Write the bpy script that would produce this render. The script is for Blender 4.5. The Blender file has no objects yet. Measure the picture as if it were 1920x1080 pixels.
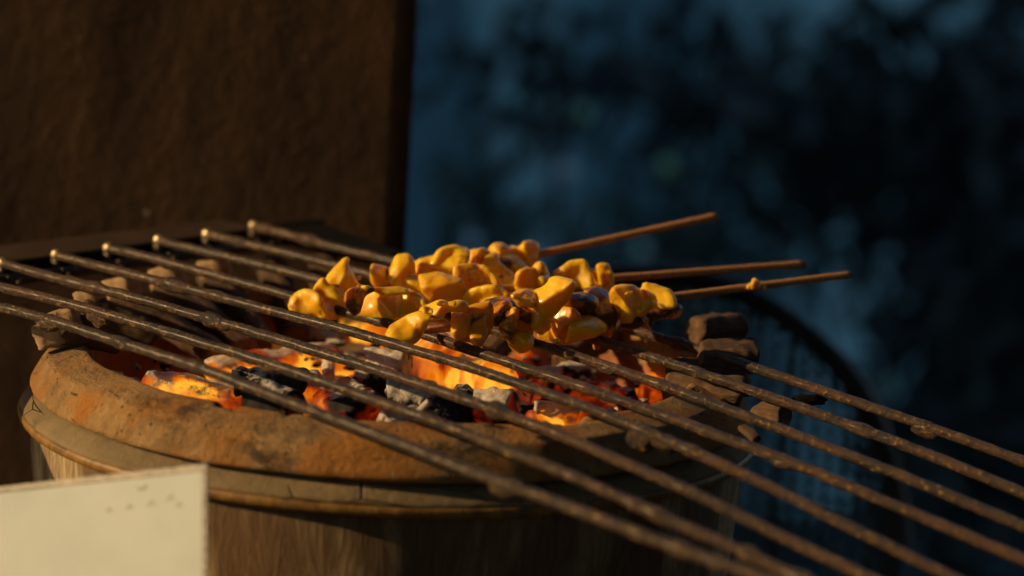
import bpy, bmesh, math, random
import numpy as np
from mathutils import Vector, Matrix, Quaternion, noise as mn
R = random.Random(7)
SC = bpy.context.scene
COL = SC.collection
rad = math.radians

# ---------------------------------------------------------------- camera
F_PX = 5300.25
CAM = Vector((0.04936, -1.18886, 0.25658))
FW = Vector((0.0, 0.98239003, -0.18684173))
RT = Vector((0.9982977, 0.01089737, 0.05729696))
UP = Vector((-0.05832405, 0.18652367, 0.98071771))
cd = bpy.data.cameras.new('camera')
cam = bpy.data.objects.new('camera', cd); COL.objects.link(cam)
cd.sensor_width = 36.0
cd.lens = 36.0 * F_PX / 1920.0
cd.clip_start = 0.05; cd.clip_end = 200
mw = Matrix(((RT.x, UP.x, -FW.x, CAM.x), (RT.y, UP.y, -FW.y, CAM.y), (RT.z, UP.z, -FW.z, CAM.z), (0, 0, 0, 1)))
cam.matrix_world = mw
cd.dof.use_dof = True
cd.dof.focus_distance = (Vector((0.03, -0.04, 0.02)) - CAM).dot(FW)
cd.dof.aperture_fstop = 5.6
SC.camera = cam

# ---------------------------------------------------------------- light
SUN_DIR = Vector((-0.975, -0.12, 0.375)).normalized()      # towards the sun
w = bpy.data.worlds.new('World'); SC.world = w; w.use_nodes = True
nt = w.node_tree; nt.nodes.clear()
out = nt.nodes.new('ShaderNodeOutputWorld'); bg = nt.nodes.new('ShaderNodeBackground'); sk = nt.nodes.new('ShaderNodeTexSky')
sk.sky_type = 'NISHITA'; sk.sun_disc = False
sk.sun_elevation = math.asin(SUN_DIR.z)
sk.sun_rotation = math.atan2(SUN_DIR.x, SUN_DIR.y)
sk.air_density = 1.3; sk.dust_density = 0.6; sk.ozone_density = 2.0
nt.links.new(sk.outputs[0], bg.inputs[0]); nt.links.new(bg.outputs[0], out.inputs[0])
bg.inputs[1].default_value = 0.13
sd = bpy.data.lights.new('sun', 'SUN'); sd.energy = 5.6; sd.angle = rad(0.6); sd.color = (1.0, 0.68, 0.32)
so = bpy.data.objects.new('sun', sd); COL.objects.link(so)
so.rotation_euler = (-SUN_DIR).to_track_quat('-Z', 'Y').to_euler()
so.location = SUN_DIR * 5
vs = SC.view_settings
vs.view_transform = 'Standard'; vs.look = 'None'; vs.exposure = -0.35; vs.gamma = 1.0; vs.use_curve_mapping = False
SC.cycles.use_denoising = True
SC.cycles.max_bounces = 8

# ---------------------------------------------------------------- helpers
def ray(x, y): return FW + RT * ((x - 960) / F_PX) + UP * ((540 - y) / F_PX)
def atz(x, y, z):
    d = ray(x, y); return CAM + d * ((z - CAM.z) / d.z)
def aty(x, y, Y):
    d = ray(x, y); return CAM + d * ((Y - CAM.y) / d.y)

def obj(name, bm, mat, parent=None, smooth=True):
    if isinstance(bm, bmesh.types.BMesh):
        me = bpy.data.meshes.new(name); bm.normal_update(); bm.to_mesh(me); bm.free()
    else: me = bm
    if mat and not me.materials: me.materials.append(mat)
    if smooth: me.shade_smooth()
    o = bpy.data.objects.new(name, me); COL.objects.link(o)
    if parent: o.parent = parent
    return o
def tag(o, label, cat, group=None):
    o['label'] = label; o['category'] = cat
    if group: o['group'] = group
    return o
def struct(o): o['kind'] = 'structure'; return o
def thing(name, label, cat, loc=(0, 0, 0), group=None):
    o = bpy.data.objects.new(name, None); COL.objects.link(o); o.location = loc; o.empty_display_size = .02
    return tag(o, label, cat, group)
def recentre(o, c):
    c = Vector(c); o.data.transform(Matrix.Translation(-c)); o.location = c; return o
def box(bm, c, s, rot=None):
    M = Matrix.Translation(c) @ (rot.to_4x4() if rot is not None else Matrix.Identity(4)) @ Matrix.Diagonal((s[0], s[1], s[2], 1))
    return bmesh.ops.create_cube(bm, size=1, matrix=M)
def bevel(bm, off, seg=2):
    bmesh.ops.bevel(bm, geom=bm.edges[:], offset=off, segments=seg, affect='EDGES', profile=.6)
def frame(t):
    t = t.normalized(); a = Vector((0, 0, 1)) if abs(t.z) < .9 else Vector((1, 0, 0))
    u = t.cross(a).normalized(); return u, u.cross(t).normalized()
def tube(bm, pts, rf, n=10, cap=True):
    rings = []
    m = len(pts)
    for i, p in enumerate(pts):
        t = pts[min(i + 1, m - 1)] - pts[max(i - 1, 0)]
        u, v = frame(t)
        rings.append([bm.verts.new(p + (u * math.cos(a) + v * math.sin(a)) * rf(i, a)) for a in (2 * math.pi * k / n for k in range(n))])
    for A, B in zip(rings, rings[1:]):
        for k in range(n): bm.faces.new((A[k], A[(k + 1) % n], B[(k + 1) % n], B[k]))
    if cap: bm.faces.new(rings[0][::-1]); bm.faces.new(rings[-1])
    return rings
def lathe(bm, prof, n=220, jit=0.0, seed=0, closed=False):
    uvl = bm.loops.layers.uv.verify()
    s = [0.0]
    for a, b in zip(prof, prof[1:]): s.append(s[-1] + math.hypot(b[0] - a[0], b[1] - a[1]))
    rings = []
    for (r, z) in prof:
        ring = []
        for k in range(n):
            a = 2 * math.pi * k / n + math.pi / 2
            p = Vector((r * math.cos(a), r * math.sin(a), z))
            if jit:
                d = mn.noise(p * 22 + Vector((seed, 0, 0))) * jit + mn.noise(p * 70 + Vector((0, seed, 0))) * jit * .35
                d += max(0, mn.noise(p * 48 + Vector((seed, 7, 0))) - .35) * jit * -3.0
                p += Vector((math.cos(a), math.sin(a), 0)) * d + Vector((0, 0, mn.noise(p * 30 + Vector((9, seed, 2))) * jit * .8))
            ring.append(bm.verts.new(p))
        rings.append(ring)
    for i in range(len(prof) - 1):
        for k in range(n):
            k2 = (k + 1) % n
            f = bm.faces.new((rings[i][k], rings[i + 1][k], rings[i + 1][k2], rings[i][k2]))
            for l, (kk, ii) in zip(f.loops, ((k, i), (k, i + 1), (k + 1, i + 1), (k + 1, i))):
                l[uvl].uv = (kk / n * 1.0, s[ii])
    return rings
def densify(prof, d):
    o = [prof[0]]
    for a, b in zip(prof, prof[1:]):
        m = max(1, int(math.hypot(b[0] - a[0], b[1] - a[1]) / d))
        for k in range(1, m + 1): o.append((a[0] + (b[0] - a[0]) * k / m, a[1] + (b[1] - a[1]) * k / m))
    return o

# ---------------------------------------------------------------- node helper
class N:
    def __init__(s, name):
        s.m = bpy.data.materials.new(name); s.m.use_nodes = True; s.t = s.m.node_tree; s.t.nodes.clear()
        s.o = s.t.nodes.new('ShaderNodeOutputMaterial')
    def new(s, ty, **k):
        n = s.t.nodes.new(ty)
        for a, b in k.items(): setattr(n, a, b)
        return n
    def put(s, sock, v):
        if v is None: return
        if isinstance(v, bpy.types.NodeSocket): s.t.links.new(v, sock)
        else:
            if sock.type == 'RGBA' and len(v) == 3: v = (*v, 1)
            sock.default_value = v
    def tc(s, k='Object'): return s.new('ShaderNodeTexCoord').outputs[k]
    def map(s, v, scale=(1, 1, 1), loc=(0, 0, 0), rot=(0, 0, 0)):
        n = s.new('ShaderNodeMapping'); s.put(n.inputs[0], v); n.inputs[1].default_value = loc; n.inputs[2].default_value = rot; n.inputs[3].default_value = scale
        return n.outputs[0]
    def noise(s, v, sc, det=4, rough=.55, dist=0, k='Fac'):
        n = s.new('ShaderNodeTexNoise'); s.put(n.inputs['Vector'], v); n.inputs['Scale'].default_value = sc
        n.inputs['Detail'].default_value = det; n.inputs['Roughness'].default_value = rough; n.inputs['Distortion'].default_value = dist
        return n.outputs[k]
    def voro(s, v, sc, feat='F1', k='Distance'):
        n = s.new('ShaderNodeTexVoronoi', feature=feat); s.put(n.inputs['Vector'], v); n.inputs['Scale'].default_value = sc
        return n.outputs[k]
    def ramp(s, f, stops, interp='LINEAR'):
        n = s.new('ShaderNodeValToRGB'); s.put(n.inputs[0], f); e = n.color_ramp; e.interpolation = interp
        while len(e.elements) < len(stops): e.elements.new(.5)
        for q, (p, c) in zip(e.elements, stops):
            q.position = p; q.color = (*c, 1) if not isinstance(c, (int, float)) else (c, c, c, 1)
        return n.outputs[0]
    def mix(s, f, a, b, mode='MIX'):
        n = s.new('ShaderNodeMix', data_type='RGBA', blend_type=mode); s.put(n.inputs[0], f); s.put(n.inputs[6], a); s.put(n.inputs[7], b)
        return n.outputs[2]
    def math(s, op, a, b=None, c=None, clamp=False):
        n = s.new('ShaderNodeMath', operation=op); n.use_clamp = clamp
        s.put(n.inputs[0], a); s.put(n.inputs[1], b); s.put(n.inputs[2], c); return n.outputs[0]
    def attr(s, name): return s.new('ShaderNodeAttribute', attribute_type='OBJECT', attribute_name=name).outputs['Fac']
    def bump(s, h, dist=.001, st=1.0, n0=None):
        n = s.new('ShaderNodeBump'); s.put(n.inputs['Height'], h); n.inputs['Distance'].default_value = dist; n.inputs['Strength'].default_value = st
        s.put(n.inputs['Normal'], n0); return n.outputs[0]
    def bsdf(s, **k):
        b = s.new('ShaderNodeBsdfPrincipled')
        names = dict(col='Base Color', rough='Roughness', metal='Metallic', normal='Normal', coat='Coat Weight', coatr='Coat Roughness', coatn='Coat Normal',
                     sss='Subsurface Weight', sssr='Subsurface Radius', ssss='Subsurface Scale', spec='Specular IOR Level', ior='IOR', em='Emission Color', ems='Emission Strength',
                     trans='Transmission Weight', alpha='Alpha', sheen='Sheen Weight')
        for a, v in k.items(): s.put(b.inputs[names[a]], v)
        return b.outputs[0]
    def done(s, sh): s.t.links.new(sh, s.o.inputs[0]); return s.m

def simple(name, c, rough=.7, metal=0, sc=60, var=.25, bump=.0005, **k):
    n = N(name); v = n.tc(); f = n.noise(v, sc, 5)
    lo = tuple(x * (1 - var) for x in c); hi = tuple(min(1, x * (1 + var)) for x in c)
    return n.done(n.bsdf(col=n.ramp(f, [(.3, lo), (.7, hi)]), rough=rough, metal=metal, normal=n.bump(f, bump), **k))

# ---------------------------------------------------------------- materials
def m_clay():
    n = N('fired_clay'); v = n.tc(); uv = n.tc('UV')
    f1 = n.noise(v, 24, 5, .6); f2 = n.noise(v, 85, 9, .68); f3 = n.noise(v, 330, 6, .7); big = n.noise(n.map(v, loc=(.2, .1, 0)), 9, 3, .5)
    c = n.ramp(f2, [(.30, (.22, .135, .060)), (.45, (.33, .195, .080)), (.60, (.42, .25, .105)), (.75, (.47, .34, .19))])
    c = n.mix(n.ramp(f1, [(.45, 0), (.56, .85)]), c, n.mix(f3, (.48, .195, .026), (.30, .115, .028)))
    c = n.mix(n.ramp(big, [(.46, 0), (.60, .45)]), c, (.20, .12, .065))
    SMK = [((-.068, -.108, .378), .030), ((-.035, -.142, .368), .020), ((.03, -.137, .376), .03), ((-.128, -.03, .378), .02)]   # soot smears, each with its own place on the rim
    sm = None
    for pt, rr_ in SMK:
        vd = n.new('ShaderNodeVectorMath', operation='DISTANCE'); n.put(vd.inputs[0], n.mix(.03, v, n.noise(v, 40, 3, k='Color'), 'ADD')); vd.inputs[1].default_value = tuple(q + .015 for q in pt)
        mk = n.ramp(n.math('DIVIDE', vd.outputs['Value'], rr_), [(.35, 1), (1.0, 0)]); sm = mk if sm is None else n.math('MAXIMUM', sm, mk)
    sm = n.math('MULTIPLY', sm, n.ramp(n.noise(n.map(v, (1, 1, 2.5)), 70, 6, .7), [(.44, 0), (.58, 1)]))
    c = n.mix(n.math('MULTIPLY', sm, .85), c, (.035, .028, .024))
    stk = n.ramp(n.noise(n.map(uv, (60, 420, 1), rot=(0, 0, .12)), 1.0, 3, .6, .3), [(.66, 0), (.72, .8)])
    c = n.mix(stk, c, (.04, .028, .02))
    sc = n.ramp(n.noise(n.map(uv, (210, 90, 1), (4, 2, 0), (0, 0, -.5)), 1.0, 4, .7, .3), [(.66, 0), (.74, .7)])
    c = n.mix(sc, c, (.52, .44, .30))
    pit = n.ramp(n.voro(v, 210), [(.06, 1), (.16, 0)])
    pit = n.math('MULTIPLY', pit, n.ramp(n.noise(v, 40, 2), [(.45, 0), (.6, 1)]))
    c = n.mix(n.math('MULTIPLY', pit, .7), c, (.06, .035, .02))
    h = n.math('ADD', n.math('MULTIPLY', f2, 1.1), n.math('MULTIPLY', f3, .5)); h = n.math('SUBTRACT', h, n.math('MULTIPLY', pit, .5))
    h = n.math('SUBTRACT', h, n.math('MULTIPLY', stk, .35))
    return n.done(n.bsdf(col=c, rough=.88, spec=.2, normal=n.bump(h, .0036, 1.0)))
def m_cement():
    n = N('grey_mortar'); v = n.tc(); uv = n.tc('UV')
    f1 = n.noise(v, 22, 6, .6); f2 = n.noise(v, 150, 6, .7)
    c = n.ramp(f1, [(.3, (.15, .105, .055)), (.7, (.27, .20, .11))])
    c = n.mix(n.ramp(f2, [(.5, 0), (.75, .5)]), c, (.15, .11, .07))
    cr = n.ramp(n.voro(n.map(uv, (26, 90, 1)), 1.0, 'DISTANCE_TO_EDGE'), [(0, 1), (.018, 0)])
    cr = n.math('MULTIPLY', cr, n.ramp(n.noise(v, 12, 2), [(.48, 0), (.55, 1)]))
    c = n.mix(cr, c, (.03, .02, .015))
    c = n.mix(n.ramp(n.noise(n.map(v, (1, 1, .5)), 40, 5, .6, 1), [(.58, 0), (.68, .7)]), c, (.10, .075, .05))
    return n.done(n.bsdf(col=c, rough=.9, spec=.2, normal=n.bump(n.math('SUBTRACT', f2, cr), .0011, .9)))
def m_hoop():
    n = N('ochre_paint_band'); v = n.tc(); uv = n.tc('UV')
    f = n.noise(n.map(uv, (180, 60, 1)), 1, 4, .6); g = n.noise(v, 90, 6, .6)
    c = n.ramp(f, [(.3, (.17, .075, .018)), (.6, (.27, .145, .03)), (.8, (.12, .055, .02))])
    c = n.mix(n.ramp(g, [(.5, 0), (.62, .8)]), c, (.09, .05, .02))
    return n.done(n.bsdf(col=c, rough=.5, spec=.4, normal=n.bump(f, .0008, .8)))
def m_body():
    n = N('streaked_drum_side'); v = n.tc(); uv = n.tc('UV')
    f = n.noise(n.map(uv, (130, 24, 1)), 1, 8, .66, 1.6); g = n.noise(n.map(uv, (30, 9, 1)), 1, 4, .5, .5)
    c = n.ramp(f, [(.25, (.13, .08, .04)), (.45, (.27, .19, .10)), (.60, (.45, .34, .19)), (.8, (.24, .12, .04))])
    c = n.mix(n.ramp(g, [(.40, 0), (.55, .85)]), c, (.11, .055, .025))
    return n.done(n.bsdf(col=c, rough=.75, spec=.3, normal=n.bump(f, .0014, .8)))
def m_liner():
    n = N('scorched_firebox_wall'); v = n.tc(); f = n.noise(v, 30, 6, .6); g = n.noise(v, 130, 5, .6)
    c = n.ramp(f, [(.35, (.26, .10, .05)), (.65, (.50, .20, .10))])
    c = n.mix(n.ramp(g, [(.5, 0), (.7, .35)]), c, (.08, .045, .03))
    return n.done(n.bsdf(col=c, rough=.95, spec=.1, normal=n.bump(g, .0015)))
def m_rod():
    n = N('greasy_rusted_rod'); v = n.tc()
    f = n.noise(v, 120, 6, .65); g = n.noise(v, 420, 6, .7); b = n.noise(v, 16, 3, .5)
    c = n.ramp(f, [(.3, (.010, .007, .005)), (.52, (.046, .023, .008)), (.72, (.125, .060, .016))])
    c = n.mix(n.ramp(g, [(.57, 0), (.65, .8)]), c, (.46, .26, .06))
    c = n.mix(n.math('MULTIPLY', n.ramp(g, [(.35, .9), (.47, 0)]), .8), c, (.022, .015, .012))
    c = n.mix(n.ramp(b, [(.45, 0), (.7, .4)]), c, (.13, .046, .015))
    r = n.ramp(g, [(.3, .62), (.7, .34)])
    return n.done(n.bsdf(col=c, rough=r, metal=.25, spec=.55, coat=.12, coatr=.25, normal=n.bump(n.math('ADD', f, g), .0018, 1.0)))
def m_coal(heat_attr=True):
    n = N('burning_charcoal'); v = n.new('ShaderNodeNewGeometry').outputs['Position']; ht = n.attr('heat'); ash = n.attr('ash')
    geo = n.new('ShaderNodeNewGeometry'); sx = n.new('ShaderNodeSeparateXYZ'); n.put(sx.inputs[0], geo.outputs['Normal'])
    f = n.noise(v, 55, 6, .6, .4); g = n.noise(v, 260, 6, .7); k = n.noise(v, 32, 3, .5)
    grain = n.noise(n.map(n.tc(), (1, 1, .12)), 420, 3, .6)
    crack = n.ramp(n.voro(n.mix(.06, v, n.noise(v, 60, 3, k='Color'), 'ADD'), 95, 'DISTANCE_TO_EDGE'), [(0, 1), (.05, 0)])
    # heat field
    h = n.math('ADD', n.math('MULTIPLY', ht, 1.15), n.math('MULTIPLY', n.math('SUBTRACT', k, .5), 3.0))
    h = n.math('ADD', h, n.math('MULTIPLY', n.math('SUBTRACT', f, .5), .8))
    h = n.math('SUBTRACT', h, n.math('MULTIPLY', crack, .07))
    h = n.math('MAXIMUM', n.math('MINIMUM', h, 1.25), 0.0)
    h = n.math('MULTIPLY', h, n.math('GREATER_THAN', ht, .01))
    h = n.math('SUBTRACT', h, n.math('MULTIPLY', n.math('MAXIMUM', n.math('SUBTRACT', geo.outputs['Pointiness'], .505), 0.0), 5.0)); h = n.math('MAXIMUM', h, 0.0)
    emc = n.ramp(n.math('MULTIPLY', h, .8), [(.0, (.10, .003, .0)), (.30, (.80, .030, .001)), (.55, (1, .11, .002)), (.82, (1, .22, .005)), (1, (1, .42, .03))])
    ems = n.ramp(n.math('MULTIPLY', h, .8), [(.14, 0), (.34, .10), (.58, .36), (.84, .72), (1, 1.05)])
    # ash lies on the upward faces, flakes off in patches
    a = n.math('ADD', n.math('MULTIPLY', sx.outputs[2], .55), n.math('MULTIPLY', n.math('SUBTRACT', f, .5), 1.6))
    a = n.math('ADD', a, n.math('MULTIPLY', n.math('SUBTRACT', g, .5), .7))
    a = n.math('ADD', a, n.math('SUBTRACT', ash, .62))
    a = n.ramp(a, [(.12, 0), (.30, .97)])
    ashc = n.ramp(g, [(.3, (.26, .21, .17)), (.5, (.55, .47, .39)), (.7, (.72, .64, .54))])
    blk = n.ramp(f, [(.3, (.010, .009, .009)), (.7, (.032, .028, .026))])
    c = n.mix(a, blk, ashc)
    e = n.math('MULTIPLY', ems, n.math('SUBTRACT', 1.0, n.math('MULTIPLY', a, .93)))
    hh = n.math('ADD', n.math('MULTIPLY', g, .6), n.math('SUBTRACT', n.math('MULTIPLY', f, 1.0), n.math('MULTIPLY', crack, .12)))
    hh = n.math('ADD', hh, n.math('MULTIPLY', grain, .3))
    return n.done(n.bsdf(col=c, rough=.85, spec=.25, em=emc, ems=n.math('MULTIPLY', e, 1.5), normal=n.bump(hh, .0016, .9)))
def m_stick():
    n = N('unburnt_charcoal_wood'); v = n.tc()
    f = n.noise(n.map(v, (1, 1, .15)), 260, 6, .65); g = n.noise(v, 70, 5, .6)
    c = n.ramp(f, [(.3, (.05, .03, .018)), (.6, (.17, .095, .048)), (.8, (.27, .16, .08))])
    c = n.mix(n.ramp(g, [(.45, 0), (.65, .7)]), c, (.045, .03, .022))
    return n.done(n.bsdf(col=c, rough=.85, spec=.25, normal=n.bump(n.math('ADD', f, g), .0018, .9)))
def m_squid():
    n = N('yellow_glazed_squid'); v = n.tc(); ch = n.attr('char'); am = n.attr('amber')
    f = n.noise(v, 90, 4, .5, .3); g = n.noise(v, 45, 3, .5); p = n.noise(v, 420, 4, .6)
    c = n.ramp(f, [(.3, (.90, .47, .001)), (.7, (.98, .58, .002))])
    c = n.mix(n.ramp(g, [(.45, 0), (.70, .5)]), c, (.86, .33, .004))
    c = n.mix(am, c, (.50, .13, .005))
    k = n.math('ADD', n.noise(n.map(v, loc=(.3, .2, .7)), 85, 4, .6, .5), n.math('MULTIPLY', ch, .50))
    km = n.ramp(k, [(.66, 0), (.74, .9)])
    c = n.mix(n.ramp(k, [(.60, 0), (.70, .65)]), c, (.34, .07, .008))
    c = n.mix(km, c, (.035, .012, .006))
    c = n.mix(n.ramp(n.voro(v, 260), [(.04, .35), (.10, 0)]), c, (.25, .08, .01))
    r = n.ramp(p, [(.35, .42), (.65, .60)])
    nb = n.bump(n.math('ADD', n.math('MULTIPLY', p, .25), f), .0010, .55)
    return n.done(n.bsdf(col=c, rough=r, spec=.45, sss=.42, sssr=(1.0, .45, .04), ssss=.007, coat=.75, coatr=.045,
                         normal=nb, coatn=n.bump(n.math('ADD', n.noise(v, 170, 3, .5), n.math('MULTIPLY', n.noise(v, 700, 2, .5), .25)), .0010, .7)))
def m_skewer():
    n = N('bamboo_skewer'); v = n.tc(); f = n.noise(n.map(v, (1, 1, .08)), 900, 4, .6)
    c = n.ramp(f, [(.3, (.34, .15, .055)), (.7, (.52, .25, .095))])
    return n.done(n.bsdf(col=c, rough=.6, spec=.35, normal=n.bump(f, .0004)))
def m_wall():
    n = N('sooty_brown_plaster'); v = n.tc()
    f = n.noise(n.map(v, (1, 1, .45)), 16, 7, .62, .5); g = n.noise(v, 110, 6, .65); st = n.noise(n.map(v, (1, 1, .35)), 40, 5, .6)
    c = n.ramp(f, [(.3, (.050, .027, .014)), (.5, (.090, .048, .024)), (.75, (.15, .080, .037))])
    c = n.mix(n.ramp(st, [(.35, .35), (.55, 0)]), c, (.045, .028, .018))
    c = n.mix(n.ramp(n.voro(v, 34), [(.035, .9), (.06, 0)]), c, (.40, .30, .18))
    return n.done(n.bsdf(col=c, rough=.85, spec=.15, normal=n.bump(n.math('ADD', n.math('MULTIPLY', f, 1.2), g), .0022, .8)))
def m_tarp():
    n = N('blue_tarpaulin'); v = n.tc()
    f = n.noise(v, 2.2, 4, .5); g = n.noise(v, 40, 4)
    c = n.ramp(f, [(.3, (.15, .36, .48)), (.7, (.21, .49, .64))])
    return n.done(n.bsdf(col=c, rough=.45, spec=.3, normal=n.bump(g, .004)))
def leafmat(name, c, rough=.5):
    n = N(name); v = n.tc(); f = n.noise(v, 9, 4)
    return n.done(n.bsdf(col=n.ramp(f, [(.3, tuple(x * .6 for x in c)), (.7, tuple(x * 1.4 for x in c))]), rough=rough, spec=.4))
M_CLAY, M_CEM, M_HOOP, M_BODY, M_LINER, M_ROD = m_clay(), m_cement(), m_hoop(), m_body(), m_liner(), m_rod()
M_COAL, M_STICK, M_SQUID, M_SKEW, M_WALL, M_TARP = m_coal(), m_stick(), m_squid(), m_skewer(), m_wall(), m_tarp()
M_TIP = simple('glint_steel', (.50, .38, .22), .42, .75, 300)  # pale metal that paints the sun glint on the rod ends
M_BLACK = simple('flat_black', (.008, .007, .006), .95, 0, 80, spec=.05)  # near-black and matte: strip behind the rods, charred scrap
M_PLANK = simple('dull_brown_board', (.05, .030, .018), .9, 0, 30, spec=.1)
M_TABLE = simple('dark_table_top', (.05, .03, .018), .7, 0, 20)
M_GROUND = simple('dark_wet_ground', (.020, .035, .045), .7, 0, 3, bump=.01)
M_DARKCLOTH = simple('dark_cloth', (.016, .020, .022), .95, 0, 6, bump=.002, spec=.05)
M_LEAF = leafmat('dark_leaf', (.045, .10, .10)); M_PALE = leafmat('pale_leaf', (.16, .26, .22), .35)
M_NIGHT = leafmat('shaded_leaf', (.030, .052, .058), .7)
M_BARK = simple('dark_bark', (.03, .022, .016), .9, 0, 30)

# ---------------------------------------------------------------- setting
bm = bmesh.new(); bmesh.ops.create_grid(bm, x_segments=1, y_segments=1, size=40, matrix=Matrix.Translation((0, 10, -1.15)))
struct(obj('ground', bm, M_GROUND, smooth=False))
bm = bmesh.new(); box(bm, (-.1, .12, -.40), (1.5, 1.25, .04)); bevel(bm, .004)
tb = thing('table', 'dark wooden table the brazier stands on, below the frame', 'table', (-.1, .12, -.42))
o = obj('table_top', bm, M_TABLE); o.parent = tb; o.matrix_parent_inverse = Matrix.Translation((.1, -.12, .42))
for sx in (-.68, .68):
    for sy in (-.55, .55):
        bm = bmesh.new(); box(bm, (sx, sy, -.365), (.06, .06, .729)); bevel(bm, .004)
        obj('leg', bm, M_TABLE, tb, smooth=False)

# added unseen curtains and canopy keep the open sky off; sun comes in low
bm = bmesh.new()
for i in range(60):
    for j in range(2):
        y = -1.4 + 2.0 * i / 59; bm.verts.new((1.25 + .03 * math.sin(i * .7), y, (-1.1, .79)[j]))
bm.verts.ensure_lookup_table()
for i in range(59): bm.faces.new([bm.verts[q] for q in (2 * i, 2 * i + 2, 2 * i + 3, 2 * i + 1)])
ret = bmesh.ops.extrude_face_region(bm, geom=bm.faces[:]); bmesh.ops.translate(bm, vec=(.004, 0, 0), verts=[g for g in ret['geom'] if isinstance(g, bmesh.types.BMVert)])
o = obj('shade_curtain', bm, M_DARKCLOTH); tag(recentre(o, (1.25, -.4, -1.1)), 'added dark curtain that blocks sky light from the right, out of view', 'curtain')
bm = bmesh.new()
for i in range(60):
    for j in range(2):
        x = -.85 + 2.05 * i / 59; bm.verts.new((x, -1.95 + .03 * math.sin(i * .8), (-1.1, .79)[j]))
bm.verts.ensure_lookup_table()
for i in range(59): bm.faces.new([bm.verts[q] for q in (2 * i, 2 * i + 2, 2 * i + 3, 2 * i + 1)])
ret = bmesh.ops.extrude_face_region(bm, geom=bm.faces[:]); bmesh.ops.translate(bm, vec=(0, -.004, 0), verts=[g for g in ret['geom'] if isinstance(g, bmesh.types.BMVert)])
o = obj('shade_curtain', bm, M_DARKCLOTH); tag(recentre(o, (.2, -1.95, -1.1)), 'added dark curtain that blocks sky light from behind the viewer, out of view', 'curtain')
cv = thing('shade_canopy', 'added dark cloth canopy that blocks the sky above the brazier, out of view', 'canopy', (-.1, -.6, -1.15))
bm = bmesh.new(); nx = 40
for i in range(nx + 1):
    for j in range(nx + 1):
        x = -1.25 + 2.4 * i / nx; y = -2.0 + 2.85 * j / nx
        bm.verts.new((x, y, 1.95 + .05 * math.sin(x * 5) * math.sin(y * 4) + .01 * mn.noise(Vector((x * 6, y * 6, 0)))))
bm.verts.ensure_lookup_table()
for i in range(nx):
    for j in range(nx):
        a = i * (nx + 1) + j; bm.faces.new((bm.verts[a], bm.verts[a + 1], bm.verts[a + nx + 2], bm.verts[a + nx + 1]))
ret = bmesh.ops.extrude_face_region(bm, geom=bm.faces[:]); bmesh.ops.translate(bm, vec=(0, 0, .004), verts=[g for g in ret['geom'] if isinstance(g, bmesh.types.BMVert)])
obj('canopy_cloth', bm, M_DARKCLOTH, cv)
for x, y in ((-1.2, -1.9), (1.1, -1.9), (-1.2, .8), (1.1, .8)):
    bm = bmesh.new(); tube(bm, [Vector((x, y, z)) for z in np.linspace(0, 1.95, 8)], lambda i, a: .02, 12); obj('pole', bm, M_BARK, cv)
# added unseen wall that shades the plants, tarpaulin and basket
bm = bmesh.new(); box(bm, (-2.1, 2.74, .25), (.25, 5.32, 2.8)); bevel(bm, .01)
o = obj('shade_wall', bm, M_WALL, smooth=False); tag(recentre(o, (-2.1, 3.2, -1.15)), 'added plain brown wall that shades the background, unseen behind the sooty panel', 'wall')

# wall behind on the left
A = aty(768, 300, .272); A.z = 0
wd = Vector((.998, .055, 0)).normalized(); wn = Vector((wd.y, -wd.x, 0))
bm = bmesh.new()
nx, nz = 60, 60; L = .75
for i in range(nx + 1):
    for j in range(nz + 1):
        s = -L * (1 - i / nx); z = -.38 + .75 * j / nz
        p = A + wd * s + Vector((0, 0, z))
        p += wn * (mn.noise(p * 7) * .0020 + mn.noise(p * 35) * .0002) * (0 if i == nx else 1)
        bm.verts.new(p)
bm.verts.ensure_lookup_table()
for i in range(nx):
    for j in range(nz):
        a = i * (nz + 1) + j; bm.faces.new((bm.verts[a], bm.verts[a + nz + 1], bm.verts[a + nz + 2], bm.verts[a + 1]))
ret = bmesh.ops.extrude_face_region(bm, geom=bm.faces[:])
bmesh.ops.translate(bm, vec=-wn * .03, verts=[g for g in ret['geom'] if isinstance(g, bmesh.types.BMVert)])
bmesh.ops.recalc_face_normals(bm, faces=bm.faces[:])
o = obj('wall', bm, M_WALL, smooth=True)
tag(o, 'dark brown sooty rough wall panel standing behind the grate on the left', 'wall')

# ---------------------------------------------------------------- grate
PHI = 0.672843615939042
DX = Vector((math.cos(PHI), -math.sin(PHI), 0)); DN = Vector((math.sin(PHI), math.cos(PHI), 0))
OFF = [-.1389, -.1070, -.0751, -.0432, -.0113, .0206, .0525, .0845]
ZC = [(0.7435, -0.2666, -0.0623, 0.0169), (-0.1709, -0.1917, -0.0467, 0.0158), (-0.4786, -0.1656, -0.0394, 0.0158), (-0.6127, -0.163, -0.0305, 0.0171),
      (-0.1625, -0.134, -0.0511, 0.0149), (-0.0993, -0.1557, -0.0532, 0.016), (-0.1674, -0.1276, -0.0504, 0.0152), (-0.122, -0.101, -0.0559, 0.0147)]
T0, T1 = -.1665, .40
def rodz(k, t):
    a, b, c, d = ZC[k]
    lo, hi = (-.1665 if k > 1 else -.13), (.20, .21, .225, .24, .257, .274, .277, .26)[k]
    tc = min(max(t, lo), hi); z = ((a * tc + b) * tc + c) * tc + d
    return z + (t - tc) * ((3 * a * tc + 2 * b) * tc + c)
gr = thing('grill_grate', 'wire grill grate of eight greasy brown rods over the glowing brazier', 'grate', (0, 0, 0))
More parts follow.
